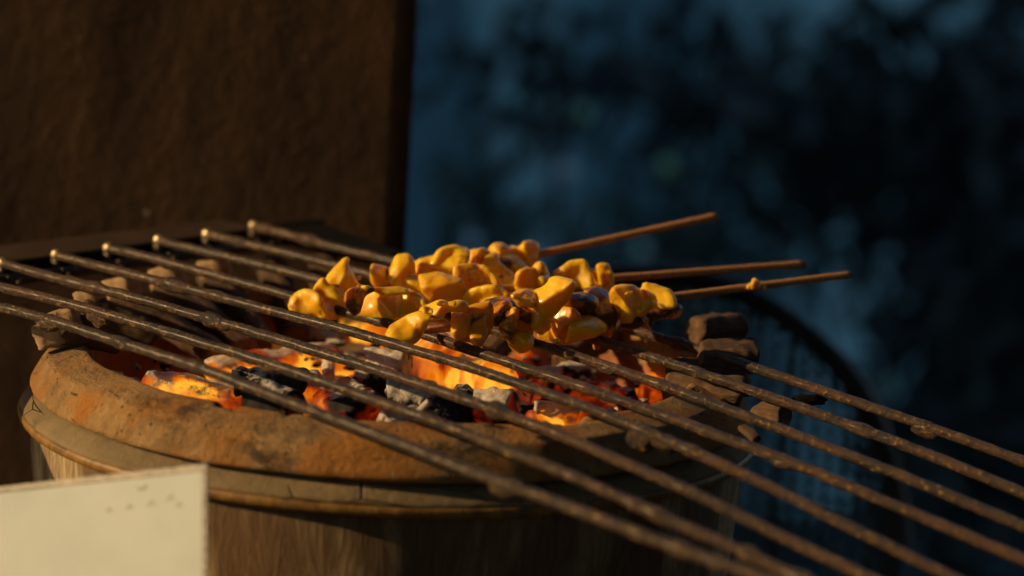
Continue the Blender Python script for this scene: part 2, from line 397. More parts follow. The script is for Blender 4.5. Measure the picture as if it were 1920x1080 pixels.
for k in range(8):
    bm = bmesh.new(); pts = []
    z0 = rodz(k, T0)
    e = DX * T0 + DN * OFF[k]
    pts += [e + Vector((0, 0, z0 - .014)) - DX * .0012, e + Vector((0, 0, z0 - .006)) - DX * .0018, e + Vector((0, 0, z0 - .002)) - DX * .0012]
    n = 330
    for i in range(n + 1):
        t = T0 + (T1 - T0) * i / n
        wob = Vector((0, 0, mn.noise(Vector((t * 18, k * 3.1, 0))) * .0006)) + DN * mn.noise(Vector((t * 15, k * 5.7, 4))) * .0007
        if t < T0 + .01: wob *= 0
        pts.append(DX * t + DN * OFF[k] + Vector((0, 0, rodz(k, t) - .0005)) + wob)
    def rf(i, a, k=k, pts=pts):
        p = pts[i]; q = p + Vector((0, math.cos(a), math.sin(a))) * .003
        r = .00220 + mn.noise(q * 55) * .00020 + mn.noise(q * 190) * .00024 + mn.noise(q * 600) * .00020
        b = mn.noise(p * 75 + Vector((k * 7, 0, 0)))
        b2 = mn.noise(p * 31 + Vector((0, k * 5, 0)))
        if b > .25 and b2 > .05: r += (b - .25) * .0034
        return r
    tube(bm, pts, rf, 14)
    rodo = obj('rod', bm, M_ROD, gr)
    bm = bmesh.new(); bmesh.ops.create_icosphere(bm, subdivisions=3, radius=1)
    for v in bm.verts:
        q = v.co * (1 + .12 * mn.noise(v.co * 2 + e * 90)); v.co = e + DX * (q.x * .0030 - .0006) + DN * q.y * .0024 + Vector((0, 0, z0 - .0004 + q.z * .0027))
    obj('tip_glint', bm, M_TIP, gr)  # bright cap added where the rod end catches the sun
# end bars under the rods
bm = bmesh.new()
pts = [DX * (T0 + .0015) + DN * (-.17 + .34 * i / 60) + Vector((0, 0, .0125 + .0006 * mn.noise(Vector((i * .2, 1, 1))))) for i in range(56)]
tube(bm, pts, lambda i, a: .0024, 10); obj('cross_bar', bm, M_ROD, gr)
bm = bmesh.new()
pts = [DX * .385 + DN * (-.16 + .27 * i / 20) + Vector((0, 0, -.043)) for i in range(21)]
tube(bm, pts, lambda i, a: .003, 10); obj('cross_bar', bm, M_ROD, gr)
# small weld beads and drips at the rod ends
for k in range(1, 8):
    for q in range(2):
        bm = bmesh.new(); bmesh.ops.create_icosphere(bm, subdivisions=2, radius=.0011 + .0004 * R.random())
        p = DX * (T0 + .004 + .006 * q) + DN * (OFF[k] + R.uniform(-.002, .003)) + Vector((0, 0, rodz(k, T0) - .0065 - .001 * q))
        for v in bm.verts: v.co = v.co * (1 + .3 * mn.noise(v.co * 900 + p * 99)) + p
        obj('weld_bead', bm, M_ROD, gr)
# grease drips hanging off the rods
for (k, t, l) in [(3, .165, .010), (3, .176, .006), (0, .175, .006), (5, .10, .004), (7, .215, .006), (4, .21, .004), (5, .235, .003), (1, .03, .004), (1, -.07, .007), (0, -.066, .006), (2, -.03, .004)]:
    c = DX * t + DN * OFF[k] + Vector((0, 0, rodz(k, t)))
    bm = bmesh.new(); bmesh.ops.create_icosphere(bm, subdivisions=3, radius=1)
    for v in bm.verts:
        q = v.co.copy(); d = 1 + .35 * mn.noise(q * 2.1 + c * 50)
        v.co = c + DX * q.x * .0065 * d + DN * q.y * .0024 * d + Vector((0, 0, -l * .35 + q.z * l * .6 * d))
    obj('grease_drip', bm, M_ROD, gr)

# board and near-black strip behind the grate's end
def prism(bm, poly, z0, z1):
    lo = [bm.verts.new((p.x, p.y, z0)) for p in poly]; hi = [bm.verts.new((p.x, p.y, z1)) for p in poly]
    n = len(poly); bm.faces.new(lo[::-1]); bm.faces.new(hi)
    for i in range(n): bm.faces.new((lo[i], lo[(i + 1) % n], hi[(i + 1) % n], hi[i]))
    bmesh.ops.recalc_face_normals(bm, faces=bm.faces[:])
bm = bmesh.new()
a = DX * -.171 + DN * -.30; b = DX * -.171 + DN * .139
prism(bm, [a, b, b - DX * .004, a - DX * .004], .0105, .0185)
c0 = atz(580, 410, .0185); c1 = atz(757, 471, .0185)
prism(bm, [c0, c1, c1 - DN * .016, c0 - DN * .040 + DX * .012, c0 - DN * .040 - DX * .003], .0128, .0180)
fr = obj('black_end_strip', bm, M_BLACK, smooth=False)
tag(recentre(fr, (-.12, .1, .0105)), 'near-black strip and plate behind the left ends of the grate rods', 'steel frame')
bm = bmesh.new()
a = DX * -.1765 + DN * -.34; b = DX * -.1765 + DN * .100
prism(bm, [a, b, b - DX * .03, a - DX * .045], .006, .0175); bevel(bm, .0012)
pl = obj('ledge_board', bm, M_PLANK, smooth=False)
tag(recentre(pl, (-.2, .05, .006)), 'narrow dull brown board lying between the rod ends and the wall', 'board')

# ---------------------------------------------------------------- brazier
br = thing('clay_brazier', 'round clay charcoal brazier with thick ochre rim and streaked side', 'brazier', (0, 0, -.38))
def part(name, bm, mat, smooth=True):
    o = obj(name, bm, mat, br, smooth); o.data.transform(Matrix.Translation((0, 0, .38))); return o
bm = bmesh.new()
pr = densify([(.1285, -.014), (.1290, -.004), (.1300, -.0006), (.1318, .0005), (.140, -.0018), (.1466, -.0040), (.1476, -.0052), (.1510, -.0104), (.1540, -.0158), (.1534, -.0176), (.1500, -.0188), (.146, -.0186)], .0016)
rg = lathe(bm, pr, 480, .0010, 3)
# a few chips knocked out of the inner lip
for ring in rg:
    for v in ring:
        b = mn.noise(Vector((v.co.x, v.co.y, 0)) * 60 + Vector((3, 3, 3)))
        b2 = mn.noise(Vector((v.co.x, v.co.y, v.co.z)) * 120)
        if b > .18 and math.hypot(v.co.x, v.co.y) < .135: v.co.z -= (b - .18) * .014 * (1 + b2)
part('rim', bm, M_CLAY)
bm = bmesh.new()
lathe(bm, densify([(.145, -.0190), (.1495, -.0200), (.1535, -.0222), (.1568, -.0248), (.1576, -.0264), (.155, -.0270)], .0012), 380, .0007, 8)
part('mortar_band', bm, M_CEM)
bm = bmesh.new()
lathe(bm, densify([(.154, -.0262), (.1578, -.0264), (.1586, -.0280), (.1580, -.0302), (.156, -.0312), (.152, -.0316)], .0008), 300, .0003, 4)
part('painted_hoop', bm, M_HOOP)
bm = bmesh.new()
lathe(bm, densify([(.1535, -.0305), (.1525, -.05), (.1485, -.10), (.140, -.20), (.125, -.30), (.118, -.378), (.10, -.38), (.0, -.38)], .006), 240, .0008, 5)
part('drum_body', bm, M_BODY)
bm = bmesh.new()
lathe(bm, densify([(.1292, -.012), (.128, -.03), (.122, -.075), (.10, -.085), (.0, -.086)], .004), 260, .0014, 6)
part('firebox', bm, M_LINER)

# ---------------------------------------------------------------- charcoal
def log_mesh(L, r, seed, nseg=34, na=30, facets=7, bend=0.0, rough=1.0, taper=.1):
    rr = random.Random(seed); bm = bmesh.new()
    fa = sorted(rr.uniform(0, 2 * math.pi) for _ in range(facets)); fd = [rr.uniform(.74, 1.0) for _ in fa]
    S = Vector((seed * 1.7, seed * .9, seed * 2.3))
    rings = []
    tl = [(rr.uniform(-.35, .35), rr.uniform(-.35, .35)) for _ in range(2)]
    def rad_at(a):
        m = 9
        for q, d in zip(fa, fd):
            c = math.cos(a - q)
            if c > .2: m = min(m, d / c)
        return min(m, 1.12)
    for i in range(nseg + 1):
        u = i / nseg; zz = (u - .5) * L
        ring = []
        e = min(u, 1 - u) * L / r
        ef = 1 if e > .22 else .80 + .20 * math.sqrt(max(0, 1 - (1 - e / .22) ** 2))
        for k in range(na):
            a = 2 * math.pi * k / na
            rad_ = rad_at(a) * r * ef * (1 - taper * (u - .5))
            x, y = rad_ * math.cos(a), rad_ * math.sin(a)
            sh = 0
            if u < .15: sh = (tl[0][0] * x + tl[0][1] * y) * (1 - u / .15)
            if u > .85: sh = (tl[1][0] * x + tl[1][1] * y) * ((u - .85) / .15)
            p = Vector((x, y, zz + sh))
            d = mn.noise(p * 90 + S) * .16 + mn.noise(p * 260 + S) * .10 + mn.noise(Vector((p.x * 500, p.y * 500, p.z * 60)) + S) * .05
            q = Vector((x, y, 0)).normalized() * d * r * rough
            p += q + Vector((bend * r * math.sin(math.pi * u), 0, 0))
            ring.append(bm.verts.new(p))
        rings.append(ring)
    for A_, B_ in zip(rings, rings[1:]):
        for k in range(na): bm.faces.new((A_[k], A_[(k + 1) % na], B_[(k + 1) % na], B_[k]))
    for ring, u, sg in ((rings[0], 0, -1), (rings[-1], 1, 1)):
        prev = ring
        for f in (.75, .5, .25):
            cur = []
            for v in ring:
                c = v.co; p = Vector((c.x * f, c.y * f, c.z))
                p.z = (u - .5) * L + (c.z - (u - .5) * L) * f + mn.noise(p * 300 + S) * r * .12 * rough
                cur.append(bm.verts.new(p))
            for k in range(na):
                q = (prev[k], prev[(k + 1) % na], cur[(k + 1) % na], cur[k]); bm.faces.new(q if sg > 0 else q[::-1])
            prev = cur
        bm.faces.new(prev if sg > 0 else prev[::-1])
    bmesh.ops.recalc_face_normals(bm, faces=bm.faces[:])
    return bm
def place_log(name, P, Q, r, seed, mat, label, cat, group, heat=0, ash=0, **k):
    P, Q = Vector(P), Vector(Q); L = (Q - P).length
    bm = log_mesh(L, r, seed, **k)
    o = obj(name, bm, mat)
    o.rotation_mode = 'QUATERNION'; o.rotation_quaternion = (Q - P).to_track_quat('Z', 'Y'); o.location = (P + Q) / 2
    o['heat'] = float(heat); o['ash'] = float(ash)
    return tag(o, label, cat, group)
G1 = 'unlit charcoal sticks laid around the rim'
def rim_stick(px, py, z, ang_in, L, r, seed, label, dz=-.02):
    P = atz(px, py, z - r * .6)
    d = Vector((-P.x, -P.y, 0)).normalized(); d.rotate(Matrix.Rotation(rad(ang_in), 3, 'Z'))
    Q = P + d * L + Vector((0, 0, dz))
    place_log('charcoal_stick', P - d * .004, Q, r * .9, seed, M_STICK, label, 'charcoal', G1, nseg=26, na=28, facets=6, rough=.9)
rim_stick(128, 612, .012, 10, .022, .0068, 11, 'short lit-topped charcoal stick at the far left of the rim, right behind the first rod', -.006)
rim_stick(170, 575, .012, 5, .030, .0066, 12, 'small flat charcoal stick behind the second rod from the front, left rim', -.012)
rim_stick(232, 552, .012, 0, .052, .0085, 13, 'long dark charcoal stick reaching from the left rim towards the ash', -.022)
rim_stick(316, 535, .012, -5, .055, .0090, 14, 'rounded charcoal stick on the back left rim between the third and fourth ends', -.022)
rim_stick(404, 520, .011, -8, .055, .0085, 15, 'charcoal stick on the back rim, third from the glazed meat', -.022)
rim_stick(508, 505, .011, -8, .055, .0085, 16, 'charcoal stick on the back rim, second from the glazed meat', -.022)
rim_stick(606, 500, .012, -10, .05, .0085, 17, 'charcoal stick on the back rim just left behind the glazed meat', -.02)
rim_stick(1000, 560, .010, 0, .045, .0085, 18, 'charcoal stick hidden in the dark behind the middle of the meat', -.02)
rim_stick(1180, 585, .010, 5, .045, .0085, 19, 'charcoal stick under the right end of the front skewer', -.02)
rim_stick(1362, 622, .012, 28, .022, .0085, 20, 'tallest brown charcoal stick standing on the right back rim', .002)
rim_stick(1398, 672, .010, 12, .022, .0090, 21, 'brown charcoal block with clear wood grain on the right rim', -.001)
rim_stick(1385, 704, .004, 0, .030, .0080, 22, 'charcoal piece with a rounded end between the seventh and eighth rods', -.002)
rim_stick(1375, 738, .002, -10, .030, .0075, 23, 'low charcoal piece beneath the sixth rod on the right rim', -.002)
rim_stick(1458, 778, -.002, -15, .009, .0070, 24, 'small brown charcoal stub on the outer right edge of the rim', .0)
rim_stick(1408, 822, -.006, -25, .006, .0026, 25, 'tiny pale charcoal chip on the shaded right side', .003)

M_LITTOP = simple('lit_top_tone', (.36, .225, .115), .9, 0, 130, .35, .0012)  # pale colour and added blocks imitate sunlit tops of the charcoal sticks
for i, (x, y, w_, d_, lb) in enumerate([(125, 600, .0125, .010, 'flat pale block added for a sunlit stick top on the left rim just behind the first rod'), (169, 563, .0125, .009, 'flat pale block added for a sunlit stick top on the left rim behind the second rod'),
        (230, 540, .015, .010, 'brown block added for a sunlit stick top on the left back rim, third from the left end'), (314, 519, .016, .011, 'rounded brown block added for a sunlit stick top on the back rim, fourth from the left end'), (402, 505, .015, .010, 'brown block added for a sunlit stick top on the back rim, fifth from the left end'),
        (92, 628, .012, .008, 'small block added for a sunlit top, tucked under the first rod at the very left of the rim')]):
    bm = bmesh.new(); bmesh.ops.create_cube(bm, size=1, matrix=Matrix.Diagonal((w_, d_, .010, 1))); bmesh.ops.subdivide_edges(bm, edges=bm.edges[:], cuts=5, use_grid_fill=True)
    for v in bm.verts:
        q = v.co; k = 1 - .16 * (abs(q.x) / w_ * 2) ** 6 * (abs(q.y) / d_ * 2) ** 4
        v.co = q * k * (1 + .10 * mn.noise(q * 160 + Vector((i * 5, 0, 0)))) + Vector((mn.noise(q * 420 + Vector((i, 2, 0))), mn.noise(q * 420 + Vector((3, i, 0))), mn.noise(q * 420 + Vector((8, 2, i))))) * .0007
    o = obj('lit_top_block', bm, M_LITTOP); o.location = atz(x, y, .0105 if i < 5 else .004); o.rotation_euler = (R.uniform(-.1, .1), rad(-20), R.uniform(-.5, .3))
    tag(o, lb, 'block', 'blocks added for the sunlit charcoal tops along the left rim')
G2 = 'burning charcoal pieces in the firebox'
def coal(p, q, z, r, heat, ash, seed, label, z2=None, **k):
    k.setdefault('rough', 1.7 if heat < .35 else 1.25); k.setdefault('facets', 7 if heat > .35 else 6)
    P = atz(p[0], p[1], z); Q = atz(q[0], q[1], z if z2 is None else z2)
    place_log('glowing_charcoal' if heat > .2 else 'ashy_charcoal', P, Q, r, seed, M_COAL, label, 'charcoal', G2, heat, ash, **k)
coal((262, 725), (462, 748), -.010, .0085, .85, .46, 31, 'orange glowing charcoal log with white ash crust against the front left rim', -.012)
coal((395, 708), (610, 672), -.018, .0090, 1.05, .48, 32, 'glowing charcoal log with a long white ash edge, left middle')
coal((455, 672), (720, 700), -.030, .0125, 1.12, .52, 33, 'brightest yellow glowing charcoal log in the middle left')
coal((435, 728), (575, 734), -.008, .0085, .0, .22, 34, 'black cracked charcoal log lying before the brightest embers', -.008)
coal((566, 728), (600, 762), -.012, .0085, .62, .45, 35, 'orange charcoal stub with a cut face beneath the second rod')
coal((628, 748), (690, 778), -.010, .0095, .60, .22, 36, 'rounded orange charcoal end beside the shaded rim front')
coal((540, 632), (640, 650), -.020, .0080, .55, .86, 37, 'ash-covered pinkish charcoal lump beneath the leftmost meat')
coal((640, 628), (760, 648), -.020, .0080, .85, .35, 38, 'red glowing charcoal below the gap behind the fourth rod')
coal((690, 680), (765, 690), -.008, .0085, .20, .92, 39, 'square grey ash-topped charcoal block in the centre')
coal((790, 668), (935, 728), -.012, .0125, 1.05, .36, 40, 'large glowing orange charcoal log right of the centre')
coal((805, 640), (900, 660), -.018, .0080, .80, .50, 41, 'pink and red charcoal behind the large glowing log')
coal((728, 742), (812, 752), -.004, .0080, .22, .80, 42, 'knobbly grey ash lump between the second and third rods')
coal((655, 735), (760, 740), -.014, .0090, .20, .45, 43, 'dark charcoal with grey flecks before the central ash block')
coal((890, 752), (968, 762), -.004, .0080, .12, .64, 44, 'black and grey charcoal lump right below the large glowing log')
coal((715, 792), (790, 786), -.006, .0050, .22, .86, 45, 'thin ash-edged charcoal sliver along the front rim')
coal((1000, 778), (1085, 776), -.006, .0058, .45, .97, 46, 'small white ash lump with a red base, right front')
coal((990, 790), (1110, 782), -.008, .0042, .55, .2, 56, 'thin red ember strip under the small white ash lump')
coal((985, 690), (1010, 665), -.028, .0075, .55, .3, 47, 'small red ember behind the fifth rod')
coal((985, 742), (1004, 730), -.010, .0045, .62, .2, 48, 'tiny red ember next to the black and grey lump')
coal((1090, 745), (1190, 772), -.024, .0085, .32, .25, 49, 'dull dark red charcoal near the right inner wall')
coal((1216, 690), (1232, 752), -.030, .0090, .56, .1, 50, 'added upright red charcoal giving the glow on the right inner wall', -.020)  # extra coal stands in for the red glow on the inner wall
coal((1010, 720), (1090, 700), -.018, .0075, .05, .55, 51, 'dark charcoal with a pale edge beneath the fourth and fifth rods')
coal((780, 790), (900, 780), -.012, .0110, .0, .25, 52, 'grey-black charcoal log behind the front rim, right of centre')
coal((470, 748), (560, 765), -.004, .0070, .05, .35, 53, 'flat dark charcoal resting on the rim below the first rod')
coal((300, 655), (420, 640), -.040, .0085, .30, .3, 54, 'dark charcoal deep at the left inner wall')
coal((900, 640), (1000, 640), -.032, .0090, .30, .3, 55, 'dark charcoal in the shade under the front skewer')
coal((1030, 640), (1180, 660), -.036, .0100, .25, .2, 57, 'dark charcoal far back below the right end of the skewers')
# bright white standing sliver of ash
coal((618, 668), (616, 706), -.016, .0032, .75, 1.1, 58, 'thin upright white-hot ash sliver in the brightest embers', -.010)
coal((785, 772), (806, 752), -.002, .0014, .0, 1.4, 59, 'thin pale ash splinter pointing up beneath the second rod', .003)
# loose bed under them
bm = bmesh.new()
pool = []
for i in range(420):
    a = R.uniform(0, 6.283); rr_ = .118 * math.sqrt(R.random()); s = R.uniform(.004, .011)
    c = Vector((rr_ * math.cos(a), rr_ * math.sin(a), -.052 + R.uniform(-.01, .008) - .006 * (rr_ / .118)))
    ret = bmesh.ops.create_icosphere(bm, subdivisions=2, radius=s)
    ax = Vector((R.uniform(.6, 1.3), R.uniform(.6, 1.3), R.uniform(.5, 1)))
    for v in ret['verts']:
        q = v.co.copy(); q = Vector((q.x * ax.x, q.y * ax.y, q.z * ax.z)); v.co = c + q * (1 + .5 * mn.noise(q * 160 + c * 90))
o = obj('ember_bed', bm, M_COAL); o['heat'] = .30; o['ash'] = .30; o['kind'] = 'stuff'
o['label'] = 'bed of small dark coals and embers filling the firebox'; o['category'] = 'embers'

# loose ash flakes and crumbs lying on and between the pieces
bm = bmesh.new()
for i in range(900):
    a = R.uniform(0, 6.283); rr_ = .122 * math.sqrt(R.random()); s_ = R.uniform(.0008, .0028) * R.choice((1, 1, 1.6))
    c = Vector((rr_ * math.cos(a), rr_ * math.sin(a), R.uniform(-.044, -.014)))
    ret = bmesh.ops.create_icosphere(bm, subdivisions=1, radius=s_)
    ax = Vector((R.uniform(.6, 1.6), R.uniform(.6, 1.6), R.uniform(.3, .9)))
    for v in ret['verts']:
        q = v.co.copy(); v.co = c + Vector((q.x * ax.x, q.y * ax.y, q.z * ax.z)) * (1 + .7 * mn.noise(q * 600 + c * 90))
o = obj('ash_crumbs', bm, M_COAL, smooth=False); o['heat'] = .30; o['ash'] = .62; o['kind'] = 'stuff'
o['label'] = 'loose pale ash flakes and crumbs scattered over the burning charcoal'; o['category'] = 'ash'

# ---------------------------------------------------------------- skewers of squid
DEP = {'A': (550, .004, 1000, .068), 'B': (640, -.014, 1150, .050), 'C': (730, -.046, 1270, .022)}
def depth(s, x):
    x0, y0, x1, y1 = DEP[s]; return y0 + (y1 - y0) * (x - x0) / (x1 - x0)
SK = {}
def skewer(s, label, tip, a, b, Ya, Yb):
    P0 = aty(tip[0], tip[1] + 6, depth(s, tip[0]) + .004); P = aty(a[0], a[1], Ya + .006); P0_ = P0; Q = aty(b[0], b[1], Yb)
    t = thing('squid_skewer', label, 'skewer', P0, 'yellow glazed squid skewers on the grate')
    bm = bmesh.new(); n = 60; pts = []
    for i in range(n + 1):
        u = i / n
        if u < .5: p = P0.lerp(P, u * 2)
        else: p = P.lerp(Q, (u - .5) * 2)
        pts.append(p - P0)
    pts = [pts[0]] + [(pts[i - 1] + pts[i] * 2 + pts[i + 1]) / 4 for i in range(1, n)] + [pts[-1]]
    tube(bm, pts, lambda i, a_: (.00178 + .00012 * mn.noise(Vector((i * .7, a_, 3)))) * min(1, .25 + i / 6), 12)
    obj('stick', bm, M_SKEW, t)
    SK[s] = (t, P0); return t
skewer('A', 'back squid skewer whose stick rises highest towards the right', (570, 572), (1004, 478), (1345, 405), depth('A', 1004), .105)
skewer('B', 'middle squid skewer whose stick runs nearly level in the photo', (660, 565), (1140, 522), (1508, 495), depth('B', 1140), .085)
skewer('C', 'front squid skewer with a crumb stuck on its stick, reaching farthest right', (745, 622), (1262, 556), (1595, 515), depth('C', 1262), .055)
ORG = {1: (540, 480), 2: (680, 460), 3: (840, 440), 4: (700, 550), 5: (860, 540), 6: (960, 480), 7: (1000, 560), 8: (1120, 500)}
JOBS = []
def chunk(*a, **k): JOBS.append((a, k))
def lump(bm, s, z, poly, dy=0.0, amber=0.0, char=0.0, rough=1.0, fat=1.0, label=None, name='squid_piece', step=1.5):
    """a soft torn lump of squid: outline, own distance along the skewer, rounded thickness and a tilt of its own"""
    t, P0 = SK[s]; ox, oy = ORG[z]
    P = np.array(poly, float) / 9 + (ox, oy)
    for _ in range(1):
        Q = np.roll(P, -1, 0); P = np.stack([P * .78 + Q * .22, P * .22 + Q * .78], 1).reshape(-1, 2)
    cen = P.mean(0); P = cen + (P - cen) * (1.10 if step > 1.2 else 1.04) + np.sign(P - cen) * (2.8 if step > 1.2 else 1.5)
    x0, y0 = P.min(0) - 1; x1, y1 = P.max(0) + 1
    gx = np.arange(x0, x1 + step, step); gy = np.arange(y0, y1 + step, step)
    X, Yg = np.meshgrid(gx, gy, indexing='ij'); pts = np.stack([X, Yg], -1)
    A = P; B = np.roll(P, -1, 0); dm = np.full(X.shape, 1e9); ins = np.zeros(X.shape, bool)
    for a, b in zip(A, B):
        ab = b - a; ap = pts - a; L2 = (ab ** 2).sum() + 1e-9
        u = np.clip((ap @ ab) / L2, 0, 1); d = np.sqrt(((ap - u[..., None] * ab) ** 2).sum(-1)); dm = np.minimum(dm, d)
        c = ((a[1] > Yg) != (b[1] > Yg)); xi = a[0] + (Yg - a[1]) * (b[0] - a[0]) / (b[1] - a[1] + 1e-12); ins ^= c & (X < xi)
    R_ = dm[ins].max(); Rt = min(R_, 17)
    dd = np.minimum(dm, Rt); T = np.sqrt(np.maximum(2 * Rt * dd - dd * dd, 0)) * fat * .92 + .35
    rr = random.Random(int(cen[0] * 13 + cen[1] * 7)); tx, ty = rr.uniform(-.4, .6), rr.uniform(-.1, .6); fa_ = rr.uniform(0, 3.14); fs_ = rr.uniform(-.3, .3) * R_; fk_ = rr.choice((-.55, .65, .75))
    sc = 1.2 / F_PX; Y0 = depth(s, cen[0]) + dy
    F = {}; Bk = {}
    for i in range(len(gx)):
        for j in range(len(gy)):
            if ins[i, j]:
                x, y = gx[i], gy[j]; fo = (x - cen[0]) * math.cos(fa_) + (y - cen[1]) * math.sin(fa_) - fs_; off = (x - cen[0]) * tx - (y - cen[1]) * ty + abs(fo) * fk_
                k = mn.noise(Vector((x * .04, y * .04, cen[0]))) * Rt * .35
                F[i, j] = bm.verts.new(aty(x, y, Y0 + (off - T[i, j] + k) * sc) - P0)
                Bk[i, j] = bm.verts.new(aty(x, y, Y0 + (off + T[i, j] + k) * sc) - P0)
    ed = {}
    for i in range(len(gx) - 1):
        for j in range(len(gy) - 1):
            q = [(i, j), (i + 1, j), (i + 1, j + 1), (i, j + 1)]
            if all(k in F for k in q):
                bm.faces.new([F[k] for k in q]); bm.faces.new([Bk[k] for k in q[::-1]])
                for a, b in zip(q, q[1:] + q[:1]):
                    if (b, a) in ed: del ed[b, a]
                    else: ed[a, b] = 1
    for a, b in ed: bm.faces.new([F[b], F[a], Bk[a], Bk[b]])
    bmesh.ops.delete(bm, geom=[v for v in bm.verts if not v.link_faces], context='VERTS')
def piece(group):
    bm = bmesh.new()
    for a, k in group: lump(bm, *a, **k)
    (a, k) = group[0]; s = a[0]; t, P0 = SK[s]
    amber = a[4] if len(a) > 4 else k.get('amber', 0.0); char = a[5] if len(a) > 5 else k.get('char', 0.0); rough = a[6] if len(a) > 6 else k.get('rough', 1.0)
    label = k.get('label'); name = k.get('name', 'squid_piece')
    me = bpy.data.meshes.new('tmp'); bm.to_mesh(me); bm.free()
    o = bpy.data.objects.new('tmp', me); COL.objects.link(o)
    m = o.modifiers.new('r', 'REMESH'); m.mode = 'VOXEL'; m.voxel_size = .0006
    m = o.modifiers.new('s', 'SMOOTH'); m.factor = .5; m.iterations = 3 if len(group) == 1 else 7
    dg = bpy.context.evaluated_depsgraph_get(); dg.update()
    me2 = bpy.data.meshes.new_from_object(o.evaluated_get(dg))
    bpy.data.objects.remove(o); bpy.data.meshes.remove(me)
    me2.name = name; me2.shade_smooth()
    n = len(me2.vertices); co = np.empty(n * 3, 'f'); no = np.empty(n * 3, 'f')
    me2.vertices.foreach_get('co', co); me2.vertices.foreach_get('normal', no)
    co = co.reshape(-1, 3); no = no.reshape(-1, 3); S = P0 * 3
    d = np.array([mn.noise((Vector(p) + S) * 75) * .0005 + mn.noise((Vector(p) + S) * 190) * .00022 + mn.noise((Vector(p) + S) * 400) * .00016 * rough for p in co])
    if rough > 1.5: d += np.array([abs(mn.noise((Vector(p) + S) * 330)) * .0006 * rough for p in co])
    co += no * d[:, None]; me2.vertices.foreach_set('co', co.ravel()); me2.update()
    me2.materials.clear(); me2.materials.append(M_SQUID)
    q = bpy.data.objects.new(name, me2); COL.objects.link(q); q.parent = t
    q['char'] = float(char); q['amber'] = float(amber) * .5
    if label: q['label'] = label
    return q
# --- back skewer
chunk('A', 1, [(45,820),(70,740),(130,670),(220,600),(320,580),(420,620),(520,700),(600,850),(640,1000),(560,1030),(300,970),(120,940),(60,890)])
chunk('A', 1, [(440,610),(500,500),(570,420),(650,390),(720,500),(820,580),(920,680),(980,780),(1070,880),(1080,930),(960,1000),(760,1030),(600,1040),(540,900),(530,760)], -.003)
chunk('A', 1, [(640,400),(720,320),(820,210),(930,90),(975,60),(1010,80),(1010,110),(985,200),(1060,280),(1130,390),(1200,500),(1180,530),(1020,600),(990,720),(900,660),(760,560),(650,470)], .002, fat=.8, label='pointed triangular squid flap')
chunk('A', 2, [(145,430),(160,370),(190,320),(300,350),(430,410),(480,470),(460,590),(340,680),(240,680),(170,600),(150,520)], .004)
chunk('A', 2, [(530,340),(560,240),(620,190),(700,175),(780,200),(830,270),(850,340),(860,480),(840,600),(760,720),(600,710),(520,650),(470,560),(470,420)], -.002)
chunk('A', 2, [(640,380),(760,420),(860,520),(1000,560),(1060,700),(1190,780),(1220,950),(1130,1040),(1040,1020),(900,850),(740,740),(700,640),(660,500)], -.008)
chunk('A', 2, [(850,330),(980,260),(1100,205),(1230,190),(1300,250),(1120,360),(1080,460),(1000,520),(900,510),(840,430)], .001)
chunk('A', 2, [(1230,200),(1310,90),(1400,50),(1530,20),(1650,60),(1750,70),(1790,180),(1740,300),(1640,390),(1550,405),(1400,380),(1250,360),(1180,300)], -.003)
chunk('A', 2, [(1100,350),(1250,350),(1400,390),(1560,410),(1700,380),(1750,420),(1700,560),(1640,620),(1560,600),(1440,600),(1320,500),(1220,540),(1150,520)], -.006, fat=.8)
chunk('B', 2, [(960,520),(1150,490),(1300,470),(1450,540),(1650,600),(1720,800),(1640,980),(1250,1010),(1140,920),(1020,740)], -.006, .5, fat=.8)
chunk('A', 3, [(300,480),(350,380),(340,290),(420,280),(560,250),(640,280),(700,330),(620,420),(560,500),(530,570),(470,580),(380,540)], -.002)
chunk('A', 3, [(670,300),(740,200),(820,155),(900,155),(960,190),(1040,230),(1020,350),(900,380),(760,380)], .003)
chunk('A', 3, [(1020,240),(1110,200),(1190,220),(1250,300),(1180,380),(1060,360)], .005)
chunk('A', 3, [(1180,330),(1240,210),(1320,130),(1400,135),(1500,180),(1510,260),(1480,400),(1400,480),(1380,620),(1330,560),(1260,440),(1190,400)], .001)
chunk('A', 3, [(610,500),(640,430),(720,370),(860,355),(900,440),(900,520),(980,600),(1060,650),(1150,730),(1210,830),(1210,930),(1120,990),(1000,960),(860,850),(740,700),(640,600)], -.009, label='long glossy sausage-shaped squid arm')
chunk('A', 3, [(960,370),(1050,350),(1150,360),(1230,430),(1300,520),(1350,640),(1360,740),(1300,820),(1200,790),(1090,680),(960,590),(900,500),(890,420)], -.005)
chunk('B', 3, [(150,560),(420,520),(620,540),(760,700),(880,850),(1000,980),(900,1060),(600,960),(450,900),(250,880),(140,720)], .000, .5, .0, 1.2, fat=.8)
chunk('B', 3, [(1180,640),(1400,560),(1560,700),(1560,880),(1450,1010),(1250,980),(1130,850)], .002, .6)
chunk('A', 3, [(420,300),(900,300),(1200,380),(1300,560),(1100,700),(800,640),(500,560)], .008, .6)
